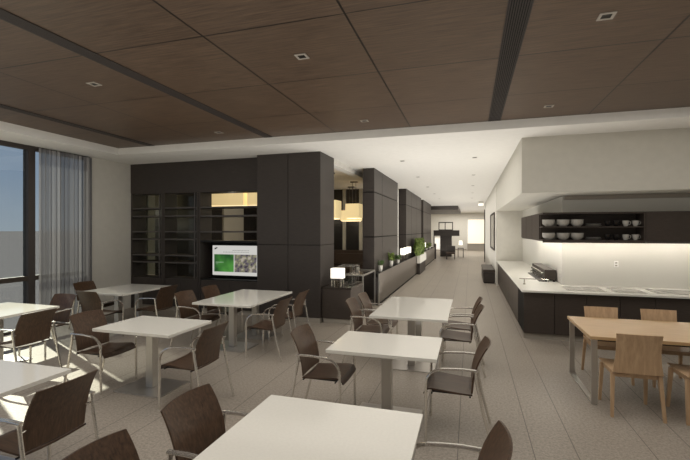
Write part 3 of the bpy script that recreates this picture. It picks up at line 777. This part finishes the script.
def chair(x, y, r, label):
    if first[0]:
        first[0] = False; AC.location = (x, y, 0); AC.rotation_euler = (0, 0, math.radians(r)); AC['label'] = label; AC['group'] = 'walnut and chrome armchairs at the white tables'; return
    dup(AC, (x, y, 0), math.radians(r), label)
# foreground row
chair(-1.71, 2.16, 0, 'walnut armchair on the left side of the foreground table, its back fully visible')
chair(-1.74, 1.49, 0, 'walnut armchair at the bottom edge of the picture, only its top showing')
chair(.18, 2.16, 180, 'walnut armchair on the right side of the foreground table, cut by the bottom edge')
chair(-2.62, 2.16, 180, 'walnut armchair with its large back toward the camera at the lower left table')
# middle row
chair(-1.74, 4.0, 0, 'walnut armchair on the left side of the middle table, seat seen from the side')
chair(.17, 4.02, 180, 'walnut armchair on the right side of the middle table, beside the open floor')
chair(-4.63, 3.98, 0, 'walnut armchair tucked at the window side of the table with the polished base')
chair(-2.60, 3.86, 180, 'walnut armchair on the right side of the table with the polished base')
chair(-5.22, 3.88, 180, 'walnut armchair at the right side of the sunlit window table')
chair(-6.22, 5.04, 270, 'walnut armchair at the far end of the sunlit window table, facing the camera')
# back row
chair(-1.73, 5.88, 0, 'walnut armchair at the corridor table, nearer of the pair on its left side')
chair(-1.70, 6.45, 0, 'walnut armchair at the corridor table, farther of the pair beside the steel-framed counter')
chair(.17, 5.84, 180, 'walnut armchair at the corridor table, nearer of the pair on its right side')
chair(.17, 6.5, 180, 'walnut armchair at the corridor table, farther of the pair on its right side')
chair(-4.62, 5.8, 0, 'walnut armchair at the television table, nearer one on its left side')
chair(-4.62, 6.5, 0, 'walnut armchair at the television table, farther one under the screen')
chair(-2.62, 5.66, 180, 'walnut armchair at the television table, nearer one on its right side')
chair(-2.66, 6.46, 180, 'walnut armchair at the television table, farther one against the large pillar')
chair(-6.2, 5.33, 90, 'walnut armchair with its back to the camera at the near end of the corner table')
chair(-7.38, 6.3, 0, 'walnut armchair between the curtain and the corner table')
chair(-5.28, 6.32, 180, 'walnut armchair on the shelving side of the corner table')

# ------------------------------------------------------------------ oak table and chairs
t = thing('oak_table', 'pale oak table on flat steel loop legs in front of the kitchen', 'table', (1.245, 5.03, 0))
obj('tabletop', bx(B(), 0, 2.6, 0, 1.1, .715, .75), 'oaktop', t, bevel=.003)
obj('apron', bx(B(), .06, 2.54, .06, 1.04, .69, .7145), 'black', t)
for x in (.02, 2.5):
    f = B(); a, b = x, x+.058
    for q in ((a, b, .03, .055, 0, .714), (a, b, 1.045, 1.07, 0, .714), (a, b, .055, 1.045, 0, .02), (a, b, .055, 1.045, .694, .714)): bx(f, *q)
    obj('leg', f, 'steel', t)
def oakchair():      # faces +Y, origin at the floor below the rear legs' middle
    t = thing('oak_chair', '', 'chair', (0, 0, 0))
    def back(u, v):
        w = .44 - .06*math.sin(min(1, v*1.4)*PI*.5) + .02*v*v
        return ((u-.5)*w, -.02-.045*v*v-.012*(1-4*(u-.5)**2)*v, .455+.405*v), (0, 1, .2)
    obj('backrest', sheet(B(), back, 8, 10, .012), 'oak', t, smooth=True)
    def seat(u, v): return ((u-.5)*.44, -.02+.46*v, .452+.006*(2*v-1)**2-.008*(1-(2*u-1)**2)), (0, 0, 1)
    obj('seat', sheet(B(), seat, 8, 8, .013), 'oak', t, smooth=True)
    for s in (-1, 1):
        obj('leg', taper(B(), (s*.228, -.03, 0), (s*.207, .03, .435), .026, .026, .036, .036), 'oak', t)
        obj('leg', taper(B(), (s*.22, .42, 0), (s*.207, .38, .435), .026, .026, .036, .036), 'oak', t)
    f = B()
    bx(f, -.185, .185, .02, .04, .40, .43); bx(f, -.185, .185, .37, .39, .40, .43)
    for s in (-.20, .19): bx(f, s, s+.01, .05, .36, .40, .43)
    obj('seat_rail', f, 'oak', t)
    return t
oc = oakchair(); oc.location = (1.61, 4.82, 0); oc['label'] = 'pale oak chair at the near side of the oak table, its whole back visible'; oc['group'] = 'oak chairs at the oak table'
dup(oc, (2.26, 4.83, 0), 0, 'pale oak chair at the near side of the oak table, cut by the right edge')
dup(oc, (1.69, 6.26, 0), PI, 'pale oak chair at the kitchen side of the oak table, nearest its steel corner leg')
dup(oc, (2.35, 6.26, 0), PI, 'pale oak chair at the kitchen side of the oak table, second from that leg')

# ------------------------------------------------------------------ lights
def area(name, loc, rot, sx, sy, e, col=(1, .965, .91), spread=PI):
    l = bpy.data.lights.new(name, 'AREA'); l.shape = 'RECTANGLE'; l.size = sx; l.size_y = sy; l.energy = e; l.color = col; l.spread = spread
    o = bpy.data.objects.new(name, l); C.objects.link(o); o.location = loc; o.rotation_euler = rot
    o.visible_camera = False; o.visible_glossy = False
    return o
sun = bpy.data.lights.new('sun', 'SUN'); sun.energy = 12; sun.angle = math.radians(.6); sun.color = (1, .92, .76)
so = bpy.data.objects.new('sun', sun); C.objects.link(so)
e = math.radians(38); d = Vector((.91*math.cos(e), -.41*math.cos(e), -math.sin(e)))
so.rotation_euler = d.to_track_quat('-Z', 'Y').to_euler()
# dining room fill: added unseen lamps, the upward one for floor bounce
area('dining overhead fill', (-2.5, 3.2, 3.6), (0, 0, 0), 8, 6, 210)
area('dining bounce fill', (-2.0, 2.5, .9), (PI, 0, 0), 9, 7, 150, (1, .97, .93))
area('camera side fill light', (-1, -3.7, 2.0), (PI/2, 0, 0), 8, 2.5, 70)
# corridor and lobby: added fill lamps without fixtures, upward ones for floor bounce
area('corridor overhead fill', (-.8, 22, 3.45), (0, 0, 0), 2.4, 28, 400)
area('corridor bounce fill', (-.8, 21, .4), (PI, 0, 0), 2.4, 30, 420, (1, .975, .93))
area('corridor front bounce fill', (-1.0, 9.0, .3), (PI, 0, 0), 2.6, 3, 42, (1, .975, .93))
area('far lobby fill', (-1, 35, 3.4), (0, 0, 0), 4, 8, 420)
# kitchen and rear room: unseen fill lamps added for brightness
area('kitchen overhead fill', (3.2, 5.2, 3.6), (0, 0, 0), 3, 2.5, 40)
area('rear room fill', (-5, 11.8, 3.4), (0, 0, 0), 4, 4, 40, (1, .94, .84))

w = bpy.data.worlds.new('sky'); bpy.context.scene.world = w; w.use_nodes = True
nt = w.node_tree; bg = nt.nodes['Background']
tc = nt.nodes.new('ShaderNodeTexCoord'); sp = nt.nodes.new('ShaderNodeSeparateXYZ'); nt.links.new(tc.outputs['Generated'], sp.inputs[0])
r = nt.nodes.new('ShaderNodeValToRGB'); cr = r.color_ramp
cr.elements[0].position = 0; cr.elements[0].color = lin((164, 172, 182)); cr.elements[1].position = .45; cr.elements[1].color = lin((96, 124, 165))
e1 = cr.elements.new(.1); e1.color = lin((144, 158, 178))
n = nt.nodes.new('ShaderNodeTexNoise'); n.inputs['Scale'].default_value = 4; n.inputs['Detail'].default_value = 5
mp = nt.nodes.new('ShaderNodeMapping'); mp.inputs['Scale'].default_value = (1, 1, 4); nt.links.new(tc.outputs['Generated'], mp.inputs['Vector']); nt.links.new(mp.outputs['Vector'], n.inputs['Vector'])
rc = nt.nodes.new('ShaderNodeValToRGB'); rc.color_ramp.elements[0].position = .5; rc.color_ramp.elements[1].position = .75
nt.links.new(n.outputs['Fac'], rc.inputs['Fac']); nt.links.new(sp.outputs[2], r.inputs['Fac'])
f_ = math_node(nt, 'MULTIPLY', rc.outputs['Color'], .35)
nt.links.new(mixc(nt, f_, r.outputs['Color'], lin((178, 186, 196))), bg.inputs['Color'])
bg.inputs['Strength'].default_value = 1.05

# ------------------------------------------------------------------ camera
cam = bpy.data.cameras.new('camera'); cam.sensor_width = 36; cam.lens = 36*411/690; cam.clip_end = 2000
co = bpy.data.objects.new('camera', cam); C.objects.link(co); co.location = (0, 0, 1.9)
co.rotation_euler = (PI/2, 0, math.atan(125/411))
bpy.context.scene.camera = co
sc = bpy.context.scene
sc.view_settings.view_transform = 'Standard'; sc.view_settings.look = 'None'; sc.view_settings.exposure = .08
sc.cycles.max_bounces = 8; sc.cycles.diffuse_bounces = 4; sc.cycles.transparent_max_bounces = 12
sc.cycles.sample_clamp_indirect = 4
